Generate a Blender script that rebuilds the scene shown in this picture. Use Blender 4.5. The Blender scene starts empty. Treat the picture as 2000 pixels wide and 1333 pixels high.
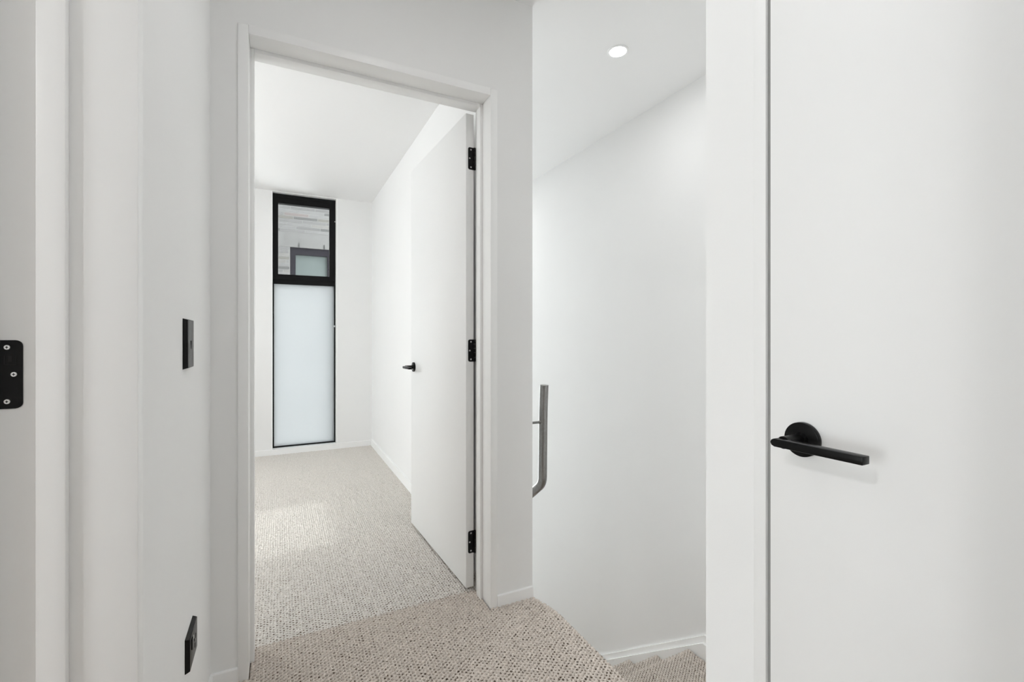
import bpy, bmesh, math, random
import numpy as np
from mathutils import Vector, Matrix

random.seed(4)
S = bpy.context.scene
C = S.collection

# ------------------------------------------------------------------ camera
# x = along the door wall (right), y = into the bedroom, z = up, carpet at z = 0
cam_d = bpy.data.cameras.new('camera')
cam = bpy.data.objects.new('camera', cam_d)
C.objects.link(cam)
cam_d.sensor_width = 36.0
cam_d.lens = 36.0 * 902.0 / 2000.0
cam_d.shift_y = -9.5 / 2000.0
cam_d.clip_start = 0.02
cam.location = (0, 0, 1.09)
cam.rotation_euler = (math.radians(90), 0, -math.atan(452.0 / 902.0))
S.camera = cam

# ------------------------------------------------------------------ world, sun, exposure
SKY = 9.7
world = bpy.data.worlds.new('overcast_sky')
S.world = world
world.use_nodes = True
bg = world.node_tree.nodes['Background']
bg.inputs['Color'].default_value = (0.965, 0.972, 0.992, 1)
bg.inputs['Strength'].default_value = SKY

sun_d = bpy.data.lights.new('sun', 'SUN')
sun_d.energy = 1.0
sun_d.angle = math.radians(1.0)
sun = bpy.data.objects.new('sun', sun_d)
C.objects.link(sun)
sun_dir = Vector((1.0, 0.02, -0.86)).normalized()
sun.rotation_euler = sun_dir.to_track_quat('-Z', 'Y').to_euler()

vs = S.view_settings
vs.view_transform = 'Standard'
vs.look = 'None'
vs.gamma = 1.0
vs.use_curve_mapping = False
vs.exposure = 0.0
S.cycles.use_denoising = True
S.cycles.max_bounces = 14
S.cycles.diffuse_bounces = 10
S.cycles.transmission_bounces = 8
S.cycles.transparent_max_bounces = 12
S.cycles.sample_clamp_indirect = 10.0

# ------------------------------------------------------------------ main dimensions
LX = -0.195            # hall face of left wall
RX = 0.735             # hall face of right wall
FY = 1.696             # hall face of the door wall
BY = 1.847             # bedroom face of the door wall
WY = 4.764             # bedroom face of the window wall
BRX = 0.816            # bedroom right wall
SLX = 0.946            # stair side of that wall
SRX = 2.010            # far stair wall
HC = 2.475             # hall / stair ceiling
BC = 2.425             # bedroom ceiling
BLX = -2.25            # bedroom left wall
RXL = -3.3             # left room far wall
LRY = -1.9             # left room / hall back
LW = -0.350            # left room face of left wall
LOW = -2.75            # lower storey floor

# ------------------------------------------------------------------ materials
def mat(name, col, rough=0.6, metal=0.0, noise=0.0, nscale=40.0, bump=0.0, bscale=200.0, spec=0.5, emit=None, estr=0.0):
    m = bpy.data.materials.new(name)
    m.use_nodes = True
    nt = m.node_tree
    b = nt.nodes['Principled BSDF']
    b.inputs['Base Color'].default_value = (*col, 1)
    b.inputs['Roughness'].default_value = rough
    b.inputs['Metallic'].default_value = metal
    b.inputs['Specular IOR Level'].default_value = spec
    if emit:
        b.inputs['Emission Color'].default_value = (*emit, 1)
        b.inputs['Emission Strength'].default_value = estr
    tc = None
    if noise or bump:
        tc = nt.nodes.new('ShaderNodeTexCoord')
    if noise:
        n = nt.nodes.new('ShaderNodeTexNoise')
        n.inputs['Scale'].default_value = nscale
        n.inputs['Detail'].default_value = 4
        nt.links.new(tc.outputs['Object'], n.inputs['Vector'])
        r = nt.nodes.new('ShaderNodeMapRange')
        r.inputs['From Min'].default_value = 0.3
        r.inputs['From Max'].default_value = 0.7
        r.inputs['To Min'].default_value = 1 - noise
        r.inputs['To Max'].default_value = 1 + noise
        nt.links.new(n.outputs['Fac'], r.inputs['Value'])
        mx = nt.nodes.new('ShaderNodeVectorMath')
        mx.operation = 'SCALE'
        mx.inputs[0].default_value = col
        nt.links.new(r.outputs['Result'], mx.inputs['Scale'])
        nt.links.new(mx.outputs['Vector'], b.inputs['Base Color'])
    if bump:
        n2 = nt.nodes.new('ShaderNodeTexNoise')
        n2.inputs['Scale'].default_value = bscale
        n2.inputs['Detail'].default_value = 3
        nt.links.new(tc.outputs['Object'], n2.inputs['Vector'])
        bp = nt.nodes.new('ShaderNodeBump')
        bp.inputs['Strength'].default_value = bump
        bp.inputs['Distance'].default_value = 0.002
        nt.links.new(n2.outputs['Fac'], bp.inputs['Height'])
        nt.links.new(bp.outputs['Normal'], b.inputs['Normal'])
    return m

M = {}
M['wall'] = mat('painted_plaster', (0.84, 0.84, 0.835), 0.75, noise=0.006, nscale=3, bump=0.05, bscale=350, spec=0.25)
M['ceiling'] = mat('ceiling_paint', (0.87, 0.87, 0.868), 0.85, noise=0.004, nscale=2, spec=0.2)
M['trim'] = mat('satin_trim_paint', (0.89, 0.89, 0.885), 0.38, noise=0.006, nscale=6, bump=0.03, bscale=120, spec=0.4)
M['door'] = mat('satin_door_paint', (0.835, 0.835, 0.83), 0.42, noise=0.006, nscale=4, bump=0.03, bscale=160, spec=0.4)
M['black'] = mat('matt_black_metal', (0.005, 0.005, 0.005), 0.28, noise=0.1, nscale=60, bump=0.015, bscale=400, spec=0.16)
M['blackframe'] = mat('black_powder_coated_aluminium', (0.006, 0.006, 0.0065), 0.4, noise=0.08, nscale=40, spec=0.15)
M['plate'] = mat('black_switch_plastic', (0.008, 0.008, 0.008), 0.3, noise=0.05, nscale=50, spec=0.25)
M['hole'] = mat('dark_socket_cavity', (0.004, 0.004, 0.004), 0.8, noise=0.05)
M['white_plastic'] = mat('white_plastic', (0.8, 0.8, 0.8), 0.4, noise=0.02)
M['screw'] = mat('zinc_screw', (0.78, 0.78, 0.77), 0.3, metal=0.85, noise=0.08, nscale=300)
M['steel'] = mat('brushed_stainless_steel', (0.28, 0.275, 0.27), 0.32, metal=1.0, noise=0.1, nscale=90)
M['lens'] = mat('lit_downlight_lens', (1, 1, 1), 0.5, emit=(1.0, 0.98, 0.95), estr=14.0, noise=0.01)
M['fill_glow'] = mat('fill_globe_glow', (0.9, 0.9, 0.9), 0.4, emit=(0.965, 0.985, 1.0), estr=49.0, noise=0.01)  # glow of the made-up bedroom globe
M['lamp_ring'] = mat('white_downlight_ring', (0.9, 0.9, 0.9), 0.5, noise=0.01)
M['lintel'] = mat('concrete_lintel', (0.104, 0.103, 0.101), 0.9, noise=0.08, nscale=9)
M['mortar'] = mat('pale_mortar', (0.150, 0.148, 0.145), 0.95, noise=0.08, nscale=30)
M['nframe'] = mat('grey_window_frame_paint', (0.014, 0.013, 0.0165), 0.7, noise=0.06, nscale=20, spec=0.05)
M['npane'] = mat('greenish_obscured_glass', (0.088, 0.103, 0.101), 0.75, noise=0.05, nscale=6, spec=0.1)
M['concrete'] = mat('exterior_concrete', (0.35, 0.35, 0.34), 0.9, noise=0.1, nscale=5)
M['gap_shade'] = mat('grey_gap_shade', (0.27, 0.27, 0.265), 0.8, noise=0.05)  # flat grey painted in for the shadow of the right door gap
M['brush'] = mat('black_rubber', (0.02, 0.02, 0.02), 0.7, noise=0.1)

def brick_mat():
    m = bpy.data.materials.new('long_grey_brick')
    m.use_nodes = True
    nt = m.node_tree
    b = nt.nodes['Principled BSDF']
    b.inputs['Roughness'].default_value = 0.9
    oi = nt.nodes.new('ShaderNodeObjectInfo')
    cr = nt.nodes.new('ShaderNodeValToRGB')
    cr.color_ramp.interpolation = 'CONSTANT'
    stops = [(0.0, (0.098, 0.097, 0.096)), (0.2, (0.110, 0.109, 0.108)), (0.42, (0.086, 0.085, 0.084)), (0.62, (0.114, 0.111, 0.106)),
             (0.76, (0.060, 0.060, 0.059)), (0.87, (0.108, 0.094, 0.090)), (0.94, (0.088, 0.085, 0.077))]
    el = cr.color_ramp.elements
    el[0].position = 0.0
    el[0].color = (*stops[0][1], 1)
    el[1].position = stops[1][0]
    el[1].color = (*stops[1][1], 1)
    for p, c in stops[2:]:
        e = el.new(p)
        e.color = (*c, 1)
    n = nt.nodes.new('ShaderNodeTexNoise')
    n.inputs['Scale'].default_value = 30
    tc = nt.nodes.new('ShaderNodeTexCoord')
    nt.links.new(tc.outputs['Object'], n.inputs['Vector'])
    mp = nt.nodes.new('ShaderNodeMapRange')
    mp.inputs['To Min'].default_value = 0.85
    mp.inputs['To Max'].default_value = 1.15
    nt.links.new(n.outputs['Fac'], mp.inputs['Value'])
    sc = nt.nodes.new('ShaderNodeVectorMath')
    sc.operation = 'SCALE'
    nt.links.new(oi.outputs['Random'], cr.inputs['Fac'])
    nt.links.new(cr.outputs['Color'], sc.inputs[0])
    nt.links.new(mp.outputs['Result'], sc.inputs['Scale'])
    nt.links.new(sc.outputs['Vector'], b.inputs['Base Color'])
    return m
M['brick'] = brick_mat()

def glass_clear():
    m = bpy.data.materials.new('clear_window_glass')
    m.use_nodes = True
    nt = m.node_tree
    nt.nodes.remove(nt.nodes['Principled BSDF'])
    out = nt.nodes['Material Output']
    t = nt.nodes.new('ShaderNodeBsdfTransparent')
    t.inputs['Color'].default_value = (0.95, 0.97, 0.965, 1)
    g = nt.nodes.new('ShaderNodeBsdfGlossy')
    g.inputs['Roughness'].default_value = 0.02
    fr = nt.nodes.new('ShaderNodeFresnel')
    fr.inputs['IOR'].default_value = 1.35
    mx = nt.nodes.new('ShaderNodeMixShader')
    nt.links.new(fr.outputs['Fac'], mx.inputs['Fac'])
    nt.links.new(t.outputs['BSDF'], mx.inputs[1])
    nt.links.new(g.outputs['BSDF'], mx.inputs[2])
    nt.links.new(mx.outputs['Shader'], out.inputs['Surface'])
    return m
M['glass'] = glass_clear()

def glass_frost():
    m = bpy.data.materials.new('frosted_window_glass')
    m.use_nodes = True
    nt = m.node_tree
    nt.nodes.remove(nt.nodes['Principled BSDF'])
    out = nt.nodes['Material Output']
    t = nt.nodes.new('ShaderNodeBsdfTranslucent')
    t.inputs['Color'].default_value = (0.55, 0.565, 0.565, 1)
    d = nt.nodes.new('ShaderNodeBsdfDiffuse')
    d.inputs['Color'].default_value = (0.70, 0.75, 0.77, 1)
    mx = nt.nodes.new('ShaderNodeMixShader')
    mx.inputs['Fac'].default_value = 0.35
    n = nt.nodes.new('ShaderNodeTexNoise')
    n.inputs['Scale'].default_value = 500
    bp = nt.nodes.new('ShaderNodeBump')
    bp.inputs['Strength'].default_value = 0.05
    bp.inputs['Distance'].default_value = 0.001
    nt.links.new(n.outputs['Fac'], bp.inputs['Height'])
    nt.links.new(bp.outputs['Normal'], d.inputs['Normal'])
    nt.links.new(t.outputs['BSDF'], mx.inputs[1])
    nt.links.new(d.outputs['BSDF'], mx.inputs[2])
    nt.links.new(mx.outputs['Shader'], out.inputs['Surface'])
    return m
M['frost'] = glass_frost()

def carpet_mat(name, flat, pale=False):
    """loop wool: oatmeal yarn with mottled fibres; 'flat' also draws the loops as relief where they are not built"""
    m = bpy.data.materials.new(name)
    m.use_nodes = True
    nt = m.node_tree
    b = nt.nodes['Principled BSDF']
    b.inputs['Roughness'].default_value = 0.95
    b.inputs['Specular IOR Level'].default_value = 0.1
    tc = nt.nodes.new('ShaderNodeTexCoord')
    n = nt.nodes.new('ShaderNodeTexNoise')
    n.inputs['Scale'].default_value = 130
    n.inputs['Detail'].default_value = 3
    nt.links.new(tc.outputs['Object'], n.inputs['Vector'])
    cr = nt.nodes.new('ShaderNodeValToRGB')
    el = cr.color_ramp.elements
    el[0].position = 0.3
    el[0].color = (0.25, 0.195, 0.15, 1) if flat else (0.545, 0.485, 0.43, 1)
    el[1].position = 0.68
    el[1].color = (0.36, 0.295, 0.235, 1) if flat else (0.73, 0.665, 0.605, 1)
    if pale:
        el[0].color = (0.64, 0.60, 0.555, 1)
        el[1].color = (0.81, 0.775, 0.73, 1)
    nt.links.new(n.outputs['Fac'], cr.inputs['Fac'])
    nt.links.new(cr.outputs['Color'], b.inputs['Base Color'])
    if flat:
        v = nt.nodes.new('ShaderNodeTexVoronoi')
        v.inputs['Scale'].default_value = 85
        nt.links.new(tc.outputs['Object'], v.inputs['Vector'])
        bp = nt.nodes.new('ShaderNodeBump')
        bp.invert = True
        bp.inputs['Strength'].default_value = 0.8
        bp.inputs['Distance'].default_value = 0.006
        nt.links.new(v.outputs['Distance'], bp.inputs['Height'])
        nt.links.new(bp.outputs['Normal'], b.inputs['Normal'])
    return m
M['pile_pale'] = carpet_mat('pale_loop_yarn', False, True)
M['pile'] = carpet_mat('oatmeal_loop_yarn', False)
M['carpet'] = carpet_mat('oatmeal_carpet_backing', True)

# ------------------------------------------------------------------ mesh helpers
def bm_box(bm, x0, x1, y0, y1, z0, z1, bev=0.0, seg=2):
    b2 = bmesh.new()
    bmesh.ops.create_cube(b2, size=1.0)
    bmesh.ops.scale(b2, vec=(x1 - x0, y1 - y0, z1 - z0), verts=b2.verts)
    bmesh.ops.translate(b2, vec=((x0 + x1) / 2, (y0 + y1) / 2, (z0 + z1) / 2), verts=b2.verts)
    if bev > 0:
        bmesh.ops.bevel(b2, geom=b2.edges[:], offset=bev, segments=seg, affect='EDGES', profile=0.5)
    merge(bm, b2)

def merge(bm, b2):
    me = bpy.data.meshes.new('tmp')
    b2.to_mesh(me)
    b2.free()
    bm.from_mesh(me)
    bpy.data.meshes.remove(me)

def bm_cyl(bm, p0, p1, r0, r1=None, seg=32, bev=0.0):
    """capped cylinder or cone from p0 to p1"""
    if r1 is None:
        r1 = r0
    p0 = Vector(p0)
    p1 = Vector(p1)
    d = p1 - p0
    b2 = bmesh.new()
    bmesh.ops.create_cone(b2, cap_ends=True, segments=seg, radius1=r0, radius2=r1, depth=d.length)
    if bev > 0:
        ed = [e for e in b2.edges if len(e.link_faces) == 2 and any(len(f.verts) > 4 for f in e.link_faces)]
        bmesh.ops.bevel(b2, geom=ed, offset=bev, segments=2, affect='EDGES', profile=0.5)
    q = d.normalized().to_track_quat('Z', 'Y').to_matrix().to_4x4()
    bmesh.ops.transform(b2, matrix=Matrix.Translation((p0 + p1) / 2) @ q, verts=b2.verts)
    merge(bm, b2)

def bm_prism(bm, pts, axis, a0, a1, bev=0.0):
    """extrude a 2D outline along an axis ('x','y','z')"""
    b2 = bmesh.new()
    def v3(p, a):
        return {'x': (a, p[0], p[1]), 'y': (p[0], a, p[1]), 'z': (p[0], p[1], a)}[axis]
    lo = [b2.verts.new(v3(p, a0)) for p in pts]
    hi = [b2.verts.new(v3(p, a1)) for p in pts]
    n = len(pts)
    b2.faces.new(lo)
    b2.faces.new(hi[::-1])
    for i in range(n):
        b2.faces.new((lo[i], hi[i], hi[(i + 1) % n], lo[(i + 1) % n]))
    bmesh.ops.recalc_face_normals(b2, faces=b2.faces)
    if bev > 0:
        bmesh.ops.bevel(b2, geom=b2.edges[:], offset=bev, segments=2, affect='EDGES', profile=0.5)
    merge(bm, b2)

def bm_tube(bm, pts, r, seg=24):
    """round tube along a polyline, capped"""
    pts = [Vector(p) for p in pts]
    rings = []
    side = Vector((1, 0, 0))
    for i, p in enumerate(pts):
        t = (pts[min(i + 1, len(pts) - 1)] - pts[max(i - 1, 0)]).normalized()
        s = (side - t * side.dot(t)).normalized()
        u = t.cross(s)
        rings.append([bm.verts.new(p + (s * math.cos(k * 2 * math.pi / seg) + u * math.sin(k * 2 * math.pi / seg)) * r) for k in range(seg)])
    for a, b in zip(rings, rings[1:]):
        for k in range(seg):
            bm.faces.new((a[k], a[(k + 1) % seg], b[(k + 1) % seg], b[k]))
    bm.faces.new(rings[0][::-1])
    bm.faces.new(rings[-1])

def obj(name, bm, m, parent=None, smooth=False):
    me = bpy.data.meshes.new(name)
    bmesh.ops.recalc_face_normals(bm, faces=bm.faces)
    bm.to_mesh(me)
    bm.free()
    me.materials.append(M[m] if isinstance(m, str) else m)
    if smooth:
        for p in me.polygons:
            p.use_smooth = True
        try:
            me.set_sharp_from_angle(angle=math.radians(35))
        except Exception:
            pass
    o = bpy.data.objects.new(name, me)
    C.objects.link(o)
    if parent is not None:
        o.parent = parent
    return o

def box(name, m, b, parent=None, bev=0.0):
    bm = bmesh.new()
    bm_box(bm, *b, bev=bev)
    return obj(name, bm, m, parent, smooth=bev > 0)

def boxes(name, m, bl, parent=None):
    bm = bmesh.new()
    for b in bl:
        bm_box(bm, *b)
    return obj(name, bm, m, parent)

def tag(o, label, cat=None, kind=None, group=None):
    o['label'] = label
    if cat:
        o['category'] = cat
    if kind:
        o['kind'] = kind
    if group:
        o['group'] = group
    return o

def empty(name, loc=(0, 0, 0), parent=None):
    o = bpy.data.objects.new(name, None)
    o.empty_display_size = 0.05
    C.objects.link(o)
    o.location = loc
    if parent is not None:
        o.parent = parent
    return o

# ------------------------------------------------------------------ openings
DX0, DX1, DH = -0.091, 0.751, 2.054       # clear opening of the bedroom doorway
JT = 0.030                                # jamb thickness
LY0, LY1 = 0.010, 0.883                   # clear opening of the left doorway
RY0, RY1 = -0.335, 0.502                  # clear opening of the right doorway

# ------------------------------------------------------------------ walls, floors, ceilings
tag(boxes('wall_front', 'wall', [
    (RXL, DX0 - JT, FY, BY, -0.3, HC + 0.1), (DX1 + JT, SLX, FY, BY, -0.3, HC + 0.1), (DX0 - JT, DX1 + JT, FY, BY, DH + JT, HC + 0.1)]),
    'white plaster wall of the landing around the open bedroom doorway', 'wall', 'structure')
tag(boxes('wall_left', 'wall', [
    (LW, LX, LY1 + JT, FY, -0.3, HC + 0.1), (LW, LX, LRY, LY0 - JT, -0.3, HC + 0.1), (LW, LX, LY0 - JT, LY1 + JT, DH + JT, HC + 0.1)]),
    'white plaster wall at left carrying the black switch and socket', 'wall', 'structure')
tag(boxes('wall_right', 'wall', [
    (RX, RX + 0.12, RY1 + JT - 0.005, 0.630, -0.3, HC + 0.1), (RX, RX + 0.12, LRY, RY0 - JT, -0.3, HC + 0.1),
    (RX, RX + 0.12, RY0 - JT, RY1 + JT - 0.005, DH + JT, HC + 0.1), (RX + 0.12, SRX, 0.51, 0.630, LOW, HC + 0.1)]),
    'white plaster wall at right around the closed door with lever handle', 'wall', 'structure')
tag(box('wall_back', 'wall', (RXL, RX + 0.12, LRY - 0.12, LRY, -0.3, HC + 0.1)), 'white plaster wall closing the hall behind the viewpoint', 'wall', 'structure')
tag(boxes('wall_bedroom_right', 'wall', [(BRX, SLX, BY, WY, LOW, HC + 0.1), (BRX, SLX, FY, BY, LOW, -0.3)]),
    'white plaster wall behind the open door, between bedroom and stairs', 'wall', 'structure')
tag(box('wall_stairs', 'wall', (SRX, SRX + 0.15, -0.2, WY, LOW, HC + 0.1)), 'tall white plaster wall on the far side of the stairs', 'wall', 'structure')
# bedroom left wall with a tall window
tag(boxes('wall_bedroom_left', 'wall', [
    (BLX - 0.16, BLX, BY, 2.50, -0.3, 5.2), (BLX - 0.16, BLX, 3.25, WY, -0.3, 5.2), (BLX - 0.16, BLX, 2.50, 3.25, -0.3, 0.05), (BLX - 0.16, BLX, 2.50, 3.25, 2.30, 5.2)]),
    'white bedroom wall with a tall window, outside the picture at left', 'wall', 'structure')
# outer wall: bedroom window and stair window
WX0, WX1, WZ0, WZ1 = -0.080, 0.494, 0.030, 2.420
tag(boxes('wall_window', 'wall', [
    (BLX - 0.16, WX0, WY, WY + 0.18, LOW, 5.2), (WX1, 1.00, WY, WY + 0.18, LOW, 5.2), (1.95, SRX + 0.15, WY, WY + 0.18, LOW, 5.2),
    (WX0, WX1, WY, WY + 0.18, LOW, WZ0), (WX0, WX1, WY, WY + 0.18, WZ1, 5.2),
    (1.00, 1.95, WY, WY + 0.18, LOW, -2.4), (1.00, 1.95, WY, WY + 0.18, 2.2, 5.2)]),
    'white end wall of the bedroom with a tall narrow window', 'wall', 'structure')
# left room
tag(boxes('wall_left_room', 'wall', [
    (RXL - 0.15, RXL, LRY - 0.12, -1.0, -0.3, HC + 0.1), (RXL - 0.15, RXL, 0.5, BY, -0.3, HC + 0.1), (RXL - 0.15, RXL, -1.0, 0.5, -0.3, 0.02), (RXL - 0.15, RXL, -1.0, 0.5, 1.95, HC + 0.1)]),
    'white wall of the room at left with a wide window, out of view', 'wall', 'structure')

tag(box('ceiling', 'ceiling', (RXL - 0.15, SRX + 0.15, LRY - 0.12, FY, HC, HC + 0.12)), 'flat white ceiling over the landing', 'ceiling', 'structure')
tag(box('ceiling_stairs', 'ceiling', (SLX - 0.05, SRX + 0.15, FY, WY, HC, HC + 0.12)), 'flat white ceiling above the stairs', 'ceiling', 'structure')
tag(box('ceiling_bedroom', 'ceiling', (BLX - 0.16, SLX - 0.05, FY + 0.05, WY + 0.01, BC, BC + 0.17)), 'bright white bedroom ceiling seen through the doorway', 'ceiling', 'structure')

def edge_at(y):
    # carpet edge above the stairs, rounding in towards the end of the door wall
    t = min(max((y - 1.50) / (FY - 1.50), 0.0), 1.0)
    return 0.976 - 0.040 * t ** 2.2
EDGE = 0.925
fl = tag(boxes('floor', 'carpet', [(RXL, LX - 0.002, LRY, FY, -0.3, -0.010), (LX - 0.002, RX + 0.12, LRY, 0.62, -0.3, -0.010), (LX - 0.002, EDGE, 0.62, FY, -0.3, -0.010), (LX - 0.002, SLX - 0.004, FY, BY, -0.3, -0.010)]),
    'oatmeal loop carpet on the landing in the foreground', 'carpet', 'structure')
flb = tag(box('floor_bedroom', 'carpet', (BLX, BRX, BY, WY, -0.3, -0.010)), 'pale loop carpet of the bedroom floor beyond the doorway', 'carpet', 'structure')

# ------------------------------------------------------------------ carpet loops (uncountable pile)
def pile(name, parent, rects, zb, seed, label=None, frame=None, keep=None, yarn='pile', res=4):
    """woven loop net over rectangles of the local (u, v) plane: yarn bridges between staggered open
    holes that show the backing; frame maps (u, v, w) to world"""
    rng = np.random.default_rng(seed)
    PU, PV, NU, NV = 0.0110, 0.0152, res, res
    du, dv = PU / NU, PV / NV
    VV, FFs, base = [], [], 0
    jit = rng.normal(0, 1, (701, 703, 4))
    for (u0, u1, v0, v1) in rects:
        i0, i1 = math.ceil(u0 / du), math.floor(u1 / du)
        j0, j1 = math.ceil(v0 / dv), math.floor(v1 / dv)
        I, J = np.meshgrid(np.arange(i0, i1 + 1), np.arange(j0, j1 + 1), indexing='ij')
        U = I * du
        V = J * dv
        ci = np.round(U / PU).astype(int)
        hole = np.zeros(U.shape)
        bulge = np.zeros(U.shape)
        for di in (-1, 0, 1):
            c = ci + di
            off = (c % 2) * 0.5
            cj = np.floor(V / PV - off).astype(int)
            for dj in (0, 1):
                k = cj + dj
                q = jit[c % 701, k % 703]
                hu = c * PU + q[..., 0] * 0.0005
                hv = (k + off) * PV + q[..., 1] * 0.0006
                a, b = U - hu, V - hv
                # holes lean along the weave
                p, t = a * 0.86 + b * 0.51, -a * 0.51 + b * 0.86
                sg = 0.0027 * (1 + 0.14 * np.clip(q[..., 2], -2, 2))
                hole = np.maximum(hole, np.exp(-(p / (1.25 * sg)) ** 2 / 2 - (t / sg) ** 2 / 2))
        Z = 0.0016 - 0.0112 * hole + rng.normal(0, 0.0003, U.shape)
        P = np.stack([U + rng.normal(0, 0.00035, U.shape), V + rng.normal(0, 0.00035, U.shape), Z], 2)
        n, m = U.shape
        idx = np.arange(n * m).reshape(n, m)
        quads = np.stack([idx[:-1, :-1], idx[1:, :-1], idx[1:, 1:], idx[:-1, 1:]], 2).reshape(-1, 4)
        h = hole.ravel()
        ok = h[quads].mean(1) < 0.52
        if keep is not None:
            kv = np.array([bool(keep(x, y)) for x, y in zip(U.ravel(), V.ravel())])
            ok &= kv[quads].all(1)
        FFs.append(quads[ok] + base)
        VV.append(P.reshape(-1, 3))
        base += n * m
    P = np.concatenate(VV)
    Q = np.concatenate(FFs)
    used = np.zeros(len(P), dtype=bool)
    used[Q.ravel()] = True
    remap = np.cumsum(used) - 1
    P = P[used]
    Q = remap[Q]
    P[:, 2] += zb + 0.0075
    if frame is not None:
        o, eu, ev, ew = [np.array(q, dtype=float) for q in frame]
        P = o + P[:, 0:1] * eu + P[:, 1:2] * ev + P[:, 2:3] * ew
    me = bpy.data.meshes.new(name)
    me.vertices.add(len(P))
    me.vertices.foreach_set('co', P.astype(np.float32).ravel())
    me.loops.add(len(Q) * 4)
    me.loops.foreach_set('vertex_index', Q.astype(np.int32).ravel())
    me.polygons.add(len(Q))
    me.polygons.foreach_set('loop_start', np.arange(0, len(Q) * 4, 4, dtype=np.int32))
    me.polygons.foreach_set('use_smooth', np.ones(len(Q), dtype=bool))
    me.update(calc_edges=True)
    me.materials.append(M[yarn])
    o = bpy.data.objects.new(name, me)
    C.objects.link(o)
    o.parent = parent
    o['kind'] = 'stuff'
    if label:
        o['label'] = label
    return o

pile('carpet_pile', fl, [(LX + 0.004, 0.990, 0.85, BY + 0.001)], -0.0075, 1, 'woven oatmeal carpet loops',
     keep=lambda x, y: x < edge_at(y) + 0.004 if y < FY - 0.004 else DX0 + 0.002 < x < DX1 - 0.002, res=6)
pile('carpet_pile', flb, [(-0.62, BRX - 0.008, BY - 0.002, WY - 0.008)], -0.0075, 2, 'woven pale carpet loops', yarn='pile_pale')

# rounded carpet edge rolling over the landing edge
nose = bmesh.new()
rings = []
ys = [0.63, 1.0, 1.3] + [1.50 + 0.0245 * k for k in range(8)]
for y in ys:
    e = edge_at(y)
    p = [(EDGE - 0.02, -0.30), (EDGE - 0.02, -0.010)]
    for k in range(7):
        a = math.pi / 2 * (1 - k / 6)
        p.append((e + 0.012 * math.cos(a), -0.022 + 0.012 * math.sin(a)))
    p.append((e + 0.012, -0.30))
    rings.append([nose.verts.new((q[0], y, q[1])) for q in p])
for r0, r1 in zip(rings, rings[1:]):
    n = len(r0)
    for k in range(n):
        nose.faces.new((r0[k], r0[(k + 1) % n], r1[(k + 1) % n], r1[k]))
nose.faces.new(rings[0])
nose.faces.new(rings[-1][::-1])
obj('carpet_edge', nose, 'carpet', fl)
pile('carpet_pile', fl, [(0.85, 1.60, -0.10, -0.012)], -0.004, 3, None, ((edge_at(1.0) + 0.012, 0, 0), (0, 1, 0), (0, 0, 1), (1, 0, 0)), keep=lambda u, v: edge_at(u) > 0.972)

# ------------------------------------------------------------------ stairs
st = empty('staircase', (SLX, 1.1, LOW))
tag(st, 'carpeted stairs going down beside the tall white wall', 'stairs', 'structure')
def step(x0, x1, y0, y1, z, piled, drop=0.30):
    bm = bmesh.new()
    # tread with a rounded nosing on its far (descending) edge
    p = [(y0, z - drop), (y0, z - 0.010)]
    for k in range(6):
        a = math.pi / 2 * (1 - k / 5)
        p.append((y1 - 0.02 + 0.02 * math.cos(a), z - 0.030 + 0.02 * math.sin(a)))
    p += [(y1, z - drop)]
    bm_prism(bm, p, 'x', x0, x1)
    o = obj('step', bm, 'carpet', None)
    o.parent = st
    o.matrix_parent_inverse = Matrix.Translation(-st.location)
    if piled:
        q = pile('carpet_pile', o, [(x0 + 0.004, x1 - 0.004, max(y0, 1.15), y1 - 0.006)], z - 0.0075, int(1000 - z * 100))
    return o
sx0, sx1 = SLX + 0.002, SRX - 0.031
step(0.99, 1.49, 0.64, 1.10, -0.20, False, 0.45)
step(1.49, sx1, 0.64, 1.10, -0.40, False, 0.25)
step(sx0, sx1, 1.10, 1.815, -0.605, True)
ny, nz = 1.815, -0.605
for k in range(11):
    z = nz - 0.177 * (k + 1)
    y0 = ny + 0.238 * k
    step(sx0, sx1, y0, y0 + 0.238, z, k < 3, 0.35)
tag(box('floor_lower', 'carpet', (SLX, SRX, ny + 0.238 * 11, WY, LOW - 0.2, LOW + 0.02)), 'floor at the foot of the stairs, out of view', 'floor', 'structure')
tag(box('wall_under_landing', 'wall', (SLX - 0.05, SLX - 0.001, 0.63, FY, LOW, -0.30)), 'plaster below the landing edge beside the stairs', 'wall', 'structure')

# sloping stair skirting on the far wall, with a capping bead
def skirt(name, pts, x0, x1, m='trim', parent=None):
    bm = bmesh.new()
    bm_prism(bm, pts, 'x', x0, x1)
    return obj(name, bm, m, parent)
ss = tag(empty('baseboard_stairs', (SRX, 1.7, -0.6)), 'white sloping skirting board following the stairs down the wall', 'skirting', 'structure')
sl = (-1.082 + 0.480) / (2.529 - 1.713)
ya, yb = 1.722, 4.7
za = -0.488
def zl(y):
    return za + sl * (y - ya)
o = skirt('stringer', [(0.64, za - 0.037), (ya, za - 0.037), (yb, zl(yb) - 0.037), (yb, zl(yb) - 0.45), (ya, za - 0.45), (0.64, za - 0.45)], SRX - 0.030, SRX + 0.001)
o2 = skirt('skirting_board', [(0.64, za), (ya, za), (yb, zl(yb)), (yb, zl(yb) - 0.045), (ya, za - 0.045), (0.64, za - 0.045)], SRX - 0.014, SRX + 0.001)
for q in (o, o2):
    q.parent = ss
    q.matrix_parent_inverse = Matrix.Translation(-ss.location)

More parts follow.
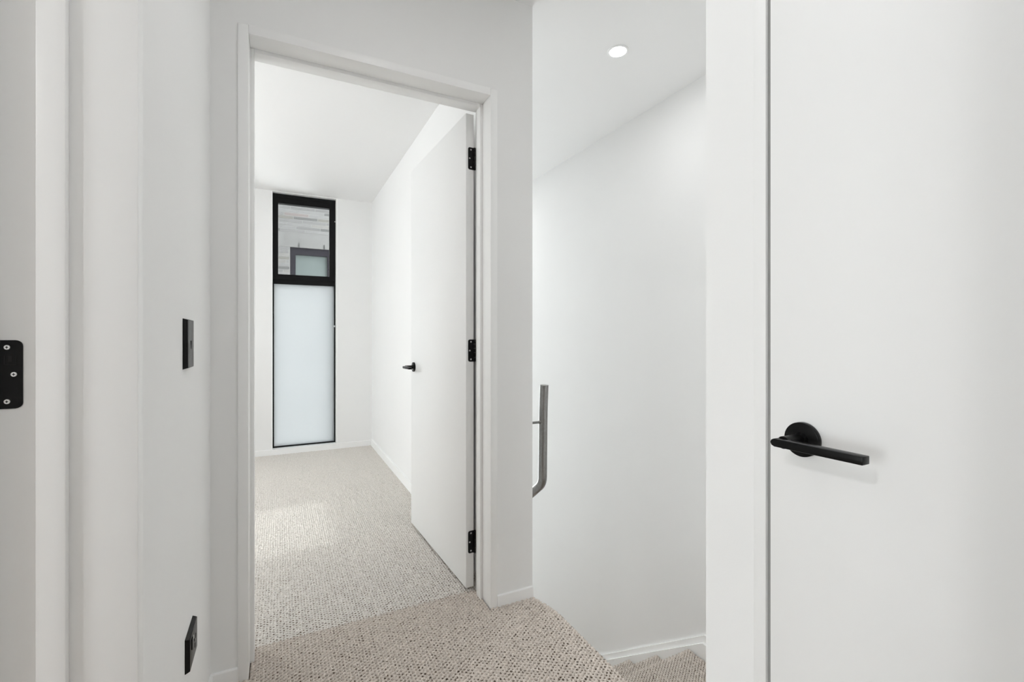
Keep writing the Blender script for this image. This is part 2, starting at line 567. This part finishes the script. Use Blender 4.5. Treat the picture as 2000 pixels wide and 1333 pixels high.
# ------------------------------------------------------------------ skirting boards
SK = 0.043
def baseboard(name, b, label):
    bm = bmesh.new()
    bm_box(bm, *b, bev=0.0025)
    return tag(obj(name, bm, 'trim'), label, 'skirting', 'structure')
baseboard('baseboard_front', (DX1 + JT - 0.001, SLX, FY - 0.010, FY + 0.002, -0.012, SK), 'short white skirting board right of the bedroom door frame')
baseboard('baseboard_front_left', (LX, DX0 - JT + 0.001, FY - 0.010, FY + 0.002, -0.012, SK), 'short white skirting board left of the bedroom door frame')
baseboard('baseboard_left', (LX - 0.002, LX + 0.010, LY1 + JT, FY - 0.010, -0.012, SK), 'white skirting board below the black socket')
baseboard('baseboard_bedroom', (BRX - 0.010, BRX + 0.002, BY + 0.02, WY, -0.012, SK + 0.02), 'white skirting board along the bedroom wall behind the door')
baseboard('baseboard_window', (WX1 + 0.004, BRX - 0.010, WY - 0.010, WY + 0.002, -0.012, SK + 0.008), 'white skirting board right of the bedroom window')
baseboard('baseboard_window_left', (BLX, WX0 - 0.004, WY - 0.010, WY + 0.002, -0.012, SK + 0.008), 'white skirting board left of the bedroom window')

# ------------------------------------------------------------------ door frames
def frame_set(name, label, parts, m='trim'):
    e = empty(name, (0, 0, 0))
    tag(e, label, 'door frame', 'structure')
    for n, b in parts:
        bm = bmesh.new()
        bm_box(bm, *b, bev=0.0022)
        obj(n, bm, m, e, smooth=True)
    return e
pr = 0.007
y0, y1 = FY - pr, BY + 0.004
s0, s1 = 1.770, 1.810
f1 = frame_set('trim_1', 'white painted frame of the open bedroom doorway', [
    ('jamb', (DX0 - JT, DX0, y0, y1, -0.012, DH + JT - 0.003)), ('jamb', (DX1, DX1 + JT, y0, y1, -0.012, DH + JT - 0.003)),
    ('head_jamb', (DX0, DX1, y0, y1, DH, DH + JT)),
    ('door_stop', (DX0 - 0.002, DX0 + 0.012, s0, s1, -0.004, DH)), ('door_stop', (DX1 - 0.012, DX1 + 0.002, s0, s1, -0.004, DH)),
    ('head_stop', (DX0 + 0.012, DX1 - 0.012, s0, s1, DH - 0.012, DH + 0.002))])
f2 = frame_set('trim_2', 'white painted door frame at the left edge with a black hinge', [
    ('jamb', (LW - 0.004, LX + 0.0015, LY1, LY1 + JT, -0.012, DH + JT - 0.003)), ('jamb', (LW - 0.004, LX + 0.0015, LY0 - JT, LY0, -0.012, DH + JT - 0.003)),
    ('head_jamb', (LW - 0.004, LX + 0.0015, LY0, LY1, DH, DH + JT)),
    ('door_stop', (-0.3050, -0.2728, LY1 - 0.013, LY1 + 0.002, -0.004, DH)), ('door_stop', (-0.3050, -0.2728, LY0 - 0.002, LY0 + 0.013, -0.004, DH)),
    ('head_stop', (-0.3050, -0.2728, LY0 + 0.013, LY1 - 0.013, DH - 0.013, DH + 0.002))])
f3 = frame_set('trim_3', 'white painted frame around the closed door at right', [
    ('jamb', (RX - 0.003, RX + 0.124, RY1 + 0.003, RY1 + 0.026, -0.012, DH + JT - 0.003)), ('jamb', (RX - 0.003, RX + 0.124, RY0 - JT, RY0 - 0.003, -0.012, DH + JT - 0.003)),
    ('head_jamb', (RX - 0.003, RX + 0.124, RY0 - 0.003, RY1 + 0.003, DH, DH + JT)),
    ('door_stop', (RX + 0.043, RX + 0.083, RY1 - 0.009, RY1 + 0.005, -0.004, DH)), ('door_stop', (RX + 0.043, RX + 0.083, RY0 - 0.005, RY0 + 0.009, -0.004, DH)),
    ('head_stop', (RX + 0.043, RX + 0.083, RY0 + 0.009, RY1 - 0.009, DH - 0.012, DH + 0.002))], 'door')

box('gap_shade_strip', 'gap_shade', (RX + 0.002, RX + 0.044, RY1 - 0.0025, RY1 + 0.0025, 0.0, DH - 0.002), f3)  # grey strip standing in for the shade inside the door gap

# ------------------------------------------------------------------ hinges
def hinge_leaf(parent, xf, w=0.024, h=0.095, knuckle=True, stamp=False):
    """black butt hinge: plate in local x (0..w) / z plane facing -y, barrel at x = w + r; xf places it"""
    bm = bmesh.new()
    r = 0.008
    pts = []
    for (cx, cz, a0) in ((r, -h / 2 + r, math.pi), (w, -h / 2, None), (w, h / 2, None), (r, h / 2 - r, math.pi / 2)):
        if a0 is None:
            pts.append((cx, cz))
        else:
            for k in range(6):
                a = a0 + k * math.pi / 10
                pts.append((cx + r * math.cos(a), cz + r * math.sin(a)))
    bm_prism(bm, pts, 'y', -0.0016, 0.0008)
    if knuckle:
        for k in range(5):
            z0 = -h / 2 + k * h / 5
            bm_cyl(bm, (w + 0.0045, -0.003, z0 + 0.0004), (w + 0.0045, -0.003, z0 + h / 5 - 0.0004), 0.0056, seg=16, bev=0.0006)
    hg = obj('hinge', bm, 'black', parent, smooth=True)
    hg.matrix_local = xf
    hg['label'] = 'black butt hinge with silver screws'
    for (sx, sz) in ((0.53 * w, 0.0375), (0.30 * w, 0.0), (0.53 * w, -0.0375)):
        b = bmesh.new()
        bm_cyl(b, (sx, -0.0012, sz), (sx, -0.0024, sz), 0.0036, 0.0030, seg=20)
        s = obj('screw', b, 'screw', hg, smooth=True)
        b = bmesh.new()
        bm_box(b, sx - 0.0016, sx + 0.0016, -0.0027, -0.0020, sz - 0.0005, sz + 0.0005)
        bm_box(b, sx - 0.0005, sx + 0.0005, -0.0027, -0.0020, sz - 0.0016, sz + 0.0016)
        obj('screw_recess', b, 'hole', hg)
    if stamp:
        b = bmesh.new()
        cx, cz, q, t = 0.0125, 0.0195, 0.0065, 0.0014
        for bb in ((cx - q, cx - q + t, cz - q, cz + q), (cx + q - t, cx + q, cz - q, cz + q), (cx - q, cx + q, cz - q, cz - q + t)):
            bm_box(b, bb[0], bb[1], -0.0019, -0.0014, bb[2], bb[3])
        bm_box(b, cx - 0.0022, cx + 0.0022, -0.0019, -0.0014, cz - 0.002, cz + 0.006)
        obj('stamp', b, 'hole', hg)
    return hg

# ------------------------------------------------------------------ lever handle (local: rose on plane x = 0, lever out to -x, pointing to -y)
def lever(parent, xf):
    bm = bmesh.new()
    bm_cyl(bm, (0.0005, 0, 0), (-0.0085, 0, 0), 0.0268, seg=64, bev=0.0012)
    h = obj('handle', bm, 'black', parent, smooth=True)
    h.matrix_local = xf
    h['label'] = 'matt black lever handle on a round rose'
    b = bmesh.new()
    bm_cyl(b, (-0.006, 0, 0), (-0.014, 0, 0), 0.0125, 0.0095, seg=40)
    bm_cyl(b, (-0.013, 0, 0), (-0.052, 0, 0), 0.0095, seg=40)
    obj('neck', b, 'black', h, smooth=True)
    b = bmesh.new()
    # lever bar: rounded at the neck end, squarer and a little thinner towards the grip end
    ol = [(0.007, 0.0062), (0.0115, 0.0040), (0.0130, 0.0), (0.0115, -0.0040), (0.007, -0.0062), (-0.113, -0.0056), (-0.113, 0.0056)]
    bm_prism(b, ol, 'x', -0.064, -0.047, bev=0.0011)
    obj('lever', b, 'black', h, smooth=True)
    b = bmesh.new()
    bm_cyl(b, (-0.0105, -0.004, -0.0125), (-0.0125, -0.004, -0.0135), 0.0016, seg=12)
    obj('grub_screw', b, 'screw', h)
    return h

# ------------------------------------------------------------------ door_1: bedroom door, open
piv = Vector((0.744, 1.853, 0))
d1 = empty('door_1', piv)
d1.rotation_euler = (0, 0, math.radians(2.3))
tag(d1, 'white flush bedroom door standing open on three black hinges', 'door', 'structure')
bm = bmesh.new()
bm_box(bm, -0.036, 0.0, 0.0, 0.800, 0.012, 2.044, bev=0.0012)
obj('door_leaf', bm, 'door', d1, smooth=True)
for z in (1.853, 1.028, 0.206):
    hinge_leaf(d1, Matrix.Translation((-0.0265, 0.0, z)), w=0.0245)
lever(d1, Matrix.Translation((-0.036, 0.742, 0.915)))
lever(d1, Matrix.Translation((0.0, 0.742, 0.915)) @ Matrix.Scale(-1, 4, (1, 0, 0)))

# ------------------------------------------------------------------ door_2: closed door on the right
d2 = empty('door_2', (RX, RY1 - 0.003, 0))
tag(d2, 'white flush door closed at right with a black lever handle', 'door', 'structure')
bm = bmesh.new()
bm_box(bm, 0.0, 0.040, -(RY1 - RY0) + 0.006, 0.0, 0.010, DH - 0.004, bev=0.0012)
obj('door_leaf', bm, 'door', d2, smooth=True)
lever(d2, Matrix.Translation((0.0, -0.056, 0.928)))

# ------------------------------------------------------------------ door_3: left door, swung back out of view on the left
d3 = empty('door_3', (LW - 0.006, LY1 - 0.001, 0))
d3.rotation_euler = (0, 0, math.radians(-2))
tag(d3, 'white flush door swung open into the room at left', 'door', 'structure')
bm = bmesh.new()
bm_box(bm, -0.850, 0.0, -0.040, 0.0, 0.010, DH - 0.004, bev=0.0012)
obj('door_leaf', bm, 'door', d3, smooth=True)
for z in (1.862, 1.037, 0.212):
    hg = hinge_leaf(f2, Matrix.Translation((-0.3215, LY1 + 0.0003, z)) @ Matrix.Scale(-1, 4, (1, 0, 0)), w=0.0300, stamp=True)

# ------------------------------------------------------------------ window_1: bedroom window
GY = WY + 0.062
w1 = empty('window_1', ((WX0 + WX1) / 2, GY, WZ0))
tag(w1, 'tall black framed window, clear pane above a frosted pane', 'window', 'structure')
def wpart(name, m, bl, bev=0.0, parent=w1):
    bm = bmesh.new()
    for b in bl:
        bm_box(bm, *b, bev=bev)
    o = obj(name, bm, m, None)
    o.parent = parent
    o.matrix_parent_inverse = Matrix.Translation(-w1.location)
    return o
FX0, FX1, FZ0, FZ1 = -0.066, 0.481, 0.050, 2.414
t = 0.011
wpart('window_frame', 'blackframe', [(FX0, FX0 + t, GY, GY + 0.06, FZ0, FZ1), (FX1 - t, FX1, GY, GY + 0.06, FZ0, FZ1), (FX0, FX1, GY, GY + 0.06, FZ0, FZ0 + t), (FX0, FX1, GY - 0.012, GY + 0.06, FZ1 - 0.030, FZ1)])
wpart('transom', 'blackframe', [(FX0 + t, FX1 - t, GY - 0.004, GY + 0.06, 1.578, 1.630)])
wpart('sash', 'blackframe', [(FX0 + 0.002, -0.020, GY - 0.010, GY + 0.045, 1.625, FZ1 - 0.028), (0.427, FX1 - 0.002, GY - 0.010, GY + 0.045, 1.625, FZ1 - 0.028),
      (-0.020, 0.427, GY - 0.010, GY + 0.045, 1.625, 1.668), (-0.020, 0.427, GY - 0.010, GY + 0.045, 2.332, FZ1 - 0.028)])
wpart('clear_pane', 'glass', [(-0.024, 0.431, GY + 0.018, GY + 0.022, 1.664, 2.336)])
wpart('frosted_pane', 'frost', [(FX0 + 0.008, FX1 - 0.008, GY + 0.020, GY + 0.026, FZ0 + 0.008, 1.582)])
wpart('window_stay', 'screw', [(0.462, 0.476, GY - 0.020, GY + 0.002, 1.178, 1.194)], 0.002)
wpart('stay_bracket', 'screw', [(0.470, 0.480, GY - 0.020, GY - 0.008, 2.205, 2.213)], 0.002)
# painted reveal lining and sill
wpart('reveal_lining', 'trim', [(WX0, WX0 + 0.014, WY - 0.004, GY + 0.08, WZ0, WZ1), (WX1 - 0.013, WX1, WY - 0.004, GY + 0.08, WZ0, WZ1)], 0.001)
wpart('window_sill', 'trim', [(WX0 - 0.004, WX1 + 0.004, WY - 0.012, GY + 0.08, -0.012, FZ0)], 0.002)
# other windows (bedroom side window, stair window, left room window): glazed openings out of view
def side_window(name, label, axis, p, u0, u1, z0, z1, mull=()):
    e = empty(name, (0, 0, 0))
    tag(e, label, 'window', 'structure')
    def b3(a0, a1, b0, b1, c0, c1):
        return (a0, a1, b0, b1, c0, c1) if axis == 'x' else (b0, b1, a0, a1, c0, c1)
    bl = [b3(p, p + 0.05, u0, u0 + 0.03, z0, z1), b3(p, p + 0.05, u1 - 0.03, u1, z0, z1), b3(p, p + 0.05, u0, u1, z0, z0 + 0.03), b3(p, p + 0.05, u0, u1, z1 - 0.03, z1)]
    for q in mull:
        bl.append(b3(p, p + 0.05, q - 0.02, q + 0.02, z0, z1))
    boxes('window_frame', 'blackframe', bl, e)
    box('pane', 'glass', b3(p + 0.02, p + 0.024, u0 + 0.02, u1 - 0.02, z0 + 0.02, z1 - 0.02), e)
side_window('window_2', 'tall black framed window in the bedroom side wall, out of view', 'x', BLX - 0.10, 2.50, 3.25, 0.05, 2.30)
side_window('window_3', 'black framed stair window at the far end, out of view', 'y', WY + 0.06, 1.00, 1.95, -2.4, 2.2)
side_window('window_4', 'wide black framed window of the room at left, out of view', 'x', RXL - 0.10, -1.0, 0.5, 0.02, 1.95, (-0.25,))

# sky portals in the openings
def portal(loc, sx, sy, direction):
    l = bpy.data.lights.new('sky_portal', 'AREA')
    l.shape = 'RECTANGLE'
    l.size, l.size_y = sx, sy
    l.cycles.is_portal = True
    o = bpy.data.objects.new('sky_portal', l)
    C.objects.link(o)
    o.location = loc
    o.rotation_euler = Vector(direction).to_track_quat('-Z', 'Z').to_euler()
portal((BLX - 0.17, 2.875, 1.175), 0.75, 2.25, (1, 0, 0))
portal((0.207, WY + 0.19, 1.23), 0.56, 2.4, (0, -1, 0))
portal((1.475, WY + 0.19, -0.1), 0.95, 4.6, (0, -1, 0))
portal((RXL - 0.16, -0.25, 0.985), 1.5, 1.93, (1, 0, 0))

# ------------------------------------------------------------------ downlights: one in view over the stairs, the rest added fill
def downlight(name, loc, label, watts, parent=None):
    e = empty(name, loc)
    tag(e, label, 'downlight')
    b = bmesh.new()
    n = 48
    prof = [(0.040, -0.001), (0.041, -0.0035), (0.046, -0.004), (0.051, -0.0015), (0.0515, 0.001)]
    rings = [[b.verts.new((r * math.cos(2 * math.pi * k / n), r * math.sin(2 * math.pi * k / n), z)) for k in range(n)] for r, z in prof]
    for r0, r1 in zip(rings, rings[1:]):
        for k in range(n):
            b.faces.new((r0[k], r0[(k + 1) % n], r1[(k + 1) % n], r1[k]))
    obj('trim_ring', b, 'lamp_ring', e, smooth=True)
    b = bmesh.new()
    bm_cyl(b, (0, 0, -0.0015), (0, 0, 0.001), 0.0405, seg=48)
    obj('lens', b, 'lens', e)
    l = bpy.data.lights.new('downlight_lamp', 'AREA')
    l.shape = 'DISK'
    l.size = 0.078
    l.energy = watts
    l.color = (0.985, 0.985, 1.0)
    l.spread = math.radians(178)
    o = bpy.data.objects.new('downlight_lamp', l)
    C.objects.link(o)
    o.parent = e
    o.location = (0, 0, -0.004)
    return e
downlight('downlight', (1.465, 1.775, HC), 'round lit downlight in the ceiling above the stairs', 2.2)
downlight('downlight', (0.27, -0.55, HC), 'added fill downlight in the hall ceiling behind the viewpoint', 3)  # unseen lamp put in to lift the hall
downlight('downlight', (1.475, 4.25, HC), 'added fill downlight far down the stair ceiling, out of view', 5.5)  # extra lamp to brighten the far stair wall
downlight('downlight', (0.35, 0.90, HC), 'added fill downlight in the landing ceiling, above the top of the picture', 2.2)  # extra lamp out of view, fills the landing walls and carpet
downlight('downlight', (-1.8, -0.3, HC), 'added fill downlight in the ceiling of the left room, out of view', 19)  # invented lamp, lights the left jamb and right door through the doorway

def globe(loc, top, label):  # unseen lamp invented to brighten the bedroom ceiling and walls
    e = empty('fill_globe', loc)
    tag(e, label, 'added fill lamp')
    b = bmesh.new()
    bmesh.ops.create_uvsphere(b, u_segments=32, v_segments=16, radius=0.11)
    g = obj('fill_globe_ball', b, 'fill_glow', e, smooth=True)
    h = top - loc[2]
    b = bmesh.new()
    bm_cyl(b, (0, 0, 0.10), (0, 0, h), 0.004, seg=12)
    obj('rod', b, 'black', e)
    b = bmesh.new()
    bm_cyl(b, (0, 0, h - 0.02), (0, 0, h), 0.05, seg=32, bev=0.002)
    obj('ceiling_rose', b, 'lamp_ring', e, smooth=True)
    return e
globe((-1.15, 3.0, 1.50), BC, 'invented globe pendant brightening the bedroom, outside the picture at left')

# ------------------------------------------------------------------ light switch and socket on the left wall
sw = empty('light_switch', (LX, 1.2865, 1.0725))
tag(sw, 'black upright light switch on the left wall, above the socket', 'light switch')
def block(parent, hy, hz, gy, gz):
    bm = bmesh.new()
    v = [bm.verts.new(q) for q in ((-0.001, -gy, -gz), (-0.001, gy, -gz), (-0.001, gy, gz), (-0.001, -gy, gz), (0.0075, -hy, -hz), (0.0075, hy, -hz), (0.0075, hy, hz), (0.0075, -hy, hz))]
    for f in ((0, 1, 2, 3), (4, 5, 6, 7), (0, 1, 5, 4), (1, 2, 6, 5), (2, 3, 7, 6), (3, 0, 4, 7)):
        bm.faces.new([v[k] for k in f])
    return obj('mounting_block', bm, 'plate', parent)
block(sw, 0.0375, 0.0548, 0.0400, 0.0575)
box('faceplate', 'plate', (0.0070, 0.010, -0.0375, 0.0375, -0.0548, 0.0548), sw, 0.0015)
bm = bmesh.new()
bm_prism(bm, [(-0.010, 0.007), (0.009, 0.007), (-0.001, -0.012)], 'x', 0.0098, 0.0108)
obj('rocker_mark', bm, 'hole', sw)

so = empty('power_socket', (LX, 1.3255, 0.3575))
tag(so, 'black horizontal power socket low on the left wall', 'power socket')
block(so, 0.0508, 0.0370, 0.0530, 0.0395)
box('faceplate', 'plate', (0.0070, 0.010, -0.0508, 0.0508, -0.0370, 0.0370), so, 0.0015)
def slot(cy, cz, ang, l=0.011, w=0.003):
    bm = bmesh.new()
    bm_box(bm, 0.0095, 0.0106, -w / 2, w / 2, -l / 2, l / 2)
    o = obj('pin_slot', bm, 'hole', so)
    o.location = (0, cy, cz)
    o.rotation_euler = (math.radians(ang), 0, 0)
slot(0.006, 0.004, 30)
slot(0.024, 0.004, -30)
slot(0.015, -0.014, 0)
bm = bmesh.new()
bm_box(bm, 0.0095, 0.0125, -0.036, -0.022, 0.004, 0.028, bev=0.001)
rk = obj('rocker', bm, 'plate', so, smooth=True)
box('rocker_indicator', 'white_plastic', (0.0122, 0.0129, -0.024, -0.019, 0.022, 0.030), so)

# ------------------------------------------------------------------ stair handrail
hr = empty('handrail', (SLX, 1.80, 0.45))
tag(hr, 'brushed steel tube handrail with an upright end beside the stairs', 'handrail')
rx = 1.060
pts = [(rx + 0.002, 1.795, 0.870), (rx, 1.80, 0.75), (rx, 1.803, 0.60), (rx, 1.806, 0.455)]
cy, cz, rr = 1.806 + 0.062, 0.455, 0.062
slope = math.atan2(0.177, 0.238)
for k in range(1, 9):
    a = math.pi + (math.pi / 2 - slope) * k / 8
    pts.append((rx, cy + rr * math.cos(a), cz + rr * math.sin(a)))
p = Vector(pts[-1])
dv = Vector((0, math.cos(slope), -math.sin(slope)))
pts += [tuple(p + dv * q) for q in (0.3, 1.0, 2.0, 3.0)]
bm = bmesh.new()
bm_tube(bm, pts, 0.0195)
o = obj('rail', bm, 'steel', None, smooth=True)
o.parent = hr
o.matrix_parent_inverse = Matrix.Translation(-hr.location)
for (by, bz) in ((1.80, 0.703), (2.9, -0.42), (4.0, -1.24)):
    bm = bmesh.new()
    bm_cyl(bm, (SLX + 0.001, by, bz), (rx - 0.012, by, bz), 0.0055, seg=20)
    bm_cyl(bm, (SLX + 0.001, by, bz), (SLX + 0.0015, by, bz), 0.022, seg=28, bev=0.001)
    bm_cyl(bm, (rx - 0.024, by, bz), (rx - 0.014, by, bz), 0.006, 0.012, seg=20)
    o = obj('bracket', bm, 'steel', None, smooth=True)
    o.parent = hr
    o.matrix_parent_inverse = Matrix.Translation(-hr.location)

# ------------------------------------------------------------------ neighbouring brick building seen through the window
NY = 8.5
nb = empty('brick_building', (0.5, NY, LOW))
tag(nb, 'pale grey brick building outside the bedroom window', 'building')
def npart(name, m, b, parent=nb, bev=0.0):
    bm = bmesh.new()
    bm_box(bm, *b, bev=bev)
    o = obj(name, bm, m, None)
    o.parent = parent
    if parent is nb:
        o.matrix_parent_inverse = Matrix.Translation(-nb.location)
    return o
NX0, NX1, NZ0, NZ1 = 0.140, 0.775, 1.45, 2.572        # neighbour's window
bm = bmesh.new()
for b in ((-14, NX0, NY - 0.004, NY + 0.25, LOW, 11), (NX1, 1.15, NY - 0.004, NY + 0.25, LOW, 7.5), (NX0, NX1, NY - 0.004, NY + 0.25, LOW, NZ0), (NX0, NX1, NY - 0.004, NY + 0.25, NZ1, 11)):
    bm_box(bm, *b)
o = obj('wall', bm, 'mortar', None)
o.parent = nb
o.matrix_parent_inverse = Matrix.Translation(-nb.location)
LZ0, LZ1 = 2.575, 2.812
npart('lintel', 'lintel', (-0.9, 1.15, NY - 0.009, NY + 0.02, LZ0, LZ1))
# bricks one by one around the part of the wall the window shows
BLN, BHT, PIT, JN = 0.365, 0.044, 0.054, 0.010
brick_me = {}
def brick_mesh(l):
    k = round(l, 3)
    if k not in brick_me:
        b = bmesh.new()
        bm_box(b, -l / 2, l / 2, -0.008, 0.02, -BHT / 2, BHT / 2)
        me = bpy.data.meshes.new('brick')
        b.to_mesh(me)
        b.free()
        me.materials.append(M['brick'])
        brick_me[k] = me
    return brick_me[k]
def lay(xa, xb, z):
    l = xb - xa
    if l < 0.03:
        return
    o = bpy.data.objects.new('brick', brick_mesh(l))
    C.objects.link(o)
    o.parent = nb
    o.location = ((xa + xb) / 2 - nb.location.x, NY + random.uniform(0, 0.003) - nb.location.y, z - nb.location.z)
row = 0
z = LZ1 + JN + BHT / 2
zs = []
while z < 3.75:
    zs.append(z)
    z += PIT
z = LZ0 - JN - BHT / 2
while z > 1.75:
    zs.append(z)
    z -= PIT
for row, z in enumerate(zs):
    off = (row * 0.37 % 1.0) * (BLN + JN)
    x = -0.75 - off
    while x < 1.15:
        xa, xb = max(x, -0.75), min(x + BLN, 1.15)
        if z > LZ1:
            lay(xa, xb, z)
        else:
            if xa < NX0 - 0.012:
                lay(xa, min(xb, NX0 - 0.012), z)
            if xb > NX1 + 0.012:
                lay(max(xa, NX1 + 0.012), xb, z)
        x += BLN + JN
nw = npart('window', 'nframe', (NX0, NX0 + 0.085, NY + 0.015, NY + 0.09, NZ0, NZ1))
bm = bmesh.new()
for b in ((NX0, NX0 + 0.085, NY + 0.015, NY + 0.09, NZ0, NZ1), (NX1 - 0.055, NX1, NY + 0.015, NY + 0.09, NZ0, NZ1), (NX0 + 0.085, NX1 - 0.055, NY + 0.015, NY + 0.09, NZ1 - 0.118, NZ1), (NX0 + 0.085, NX1 - 0.055, NY + 0.015, NY + 0.09, NZ0, NZ0 + 0.08)):
    bm_box(bm, *b)
bmesh.ops.recalc_face_normals(bm, faces=bm.faces)
bm.to_mesh(nw.data)
bm.free()
npart('pane', 'npane', (NX0 + 0.06, NX1 - 0.04, NY + 0.06, NY + 0.07, NZ0 + 0.05, NZ1 - 0.08), nw)
for x in (0.276, 0.669):
    npart('vent_stub', 'brush', (x - 0.005, x + 0.005, NY - 0.02, NY, NZ1 - 0.002, NZ1 + 0.072), nw)
tag(box('ground_alley', 'concrete', (-14, 14, WY + 0.18, NY + 0.25, LOW - 0.2, LOW)), 'concrete ground between the buildings, out of view', 'ground', 'structure')

tag(boxes('wall_facade_shade', 'concrete', [(-14, BLX - 0.16, WY, WY + 0.18, LOW, 8.5), (BLX - 0.16, SRX + 0.15, WY, WY + 0.18, 5.2, 8.5)]),  # unseen wall, put in to cut the sky light on the bricks
    'upper and side outer wall added to shade the alley, out of view', 'wall', 'structure')
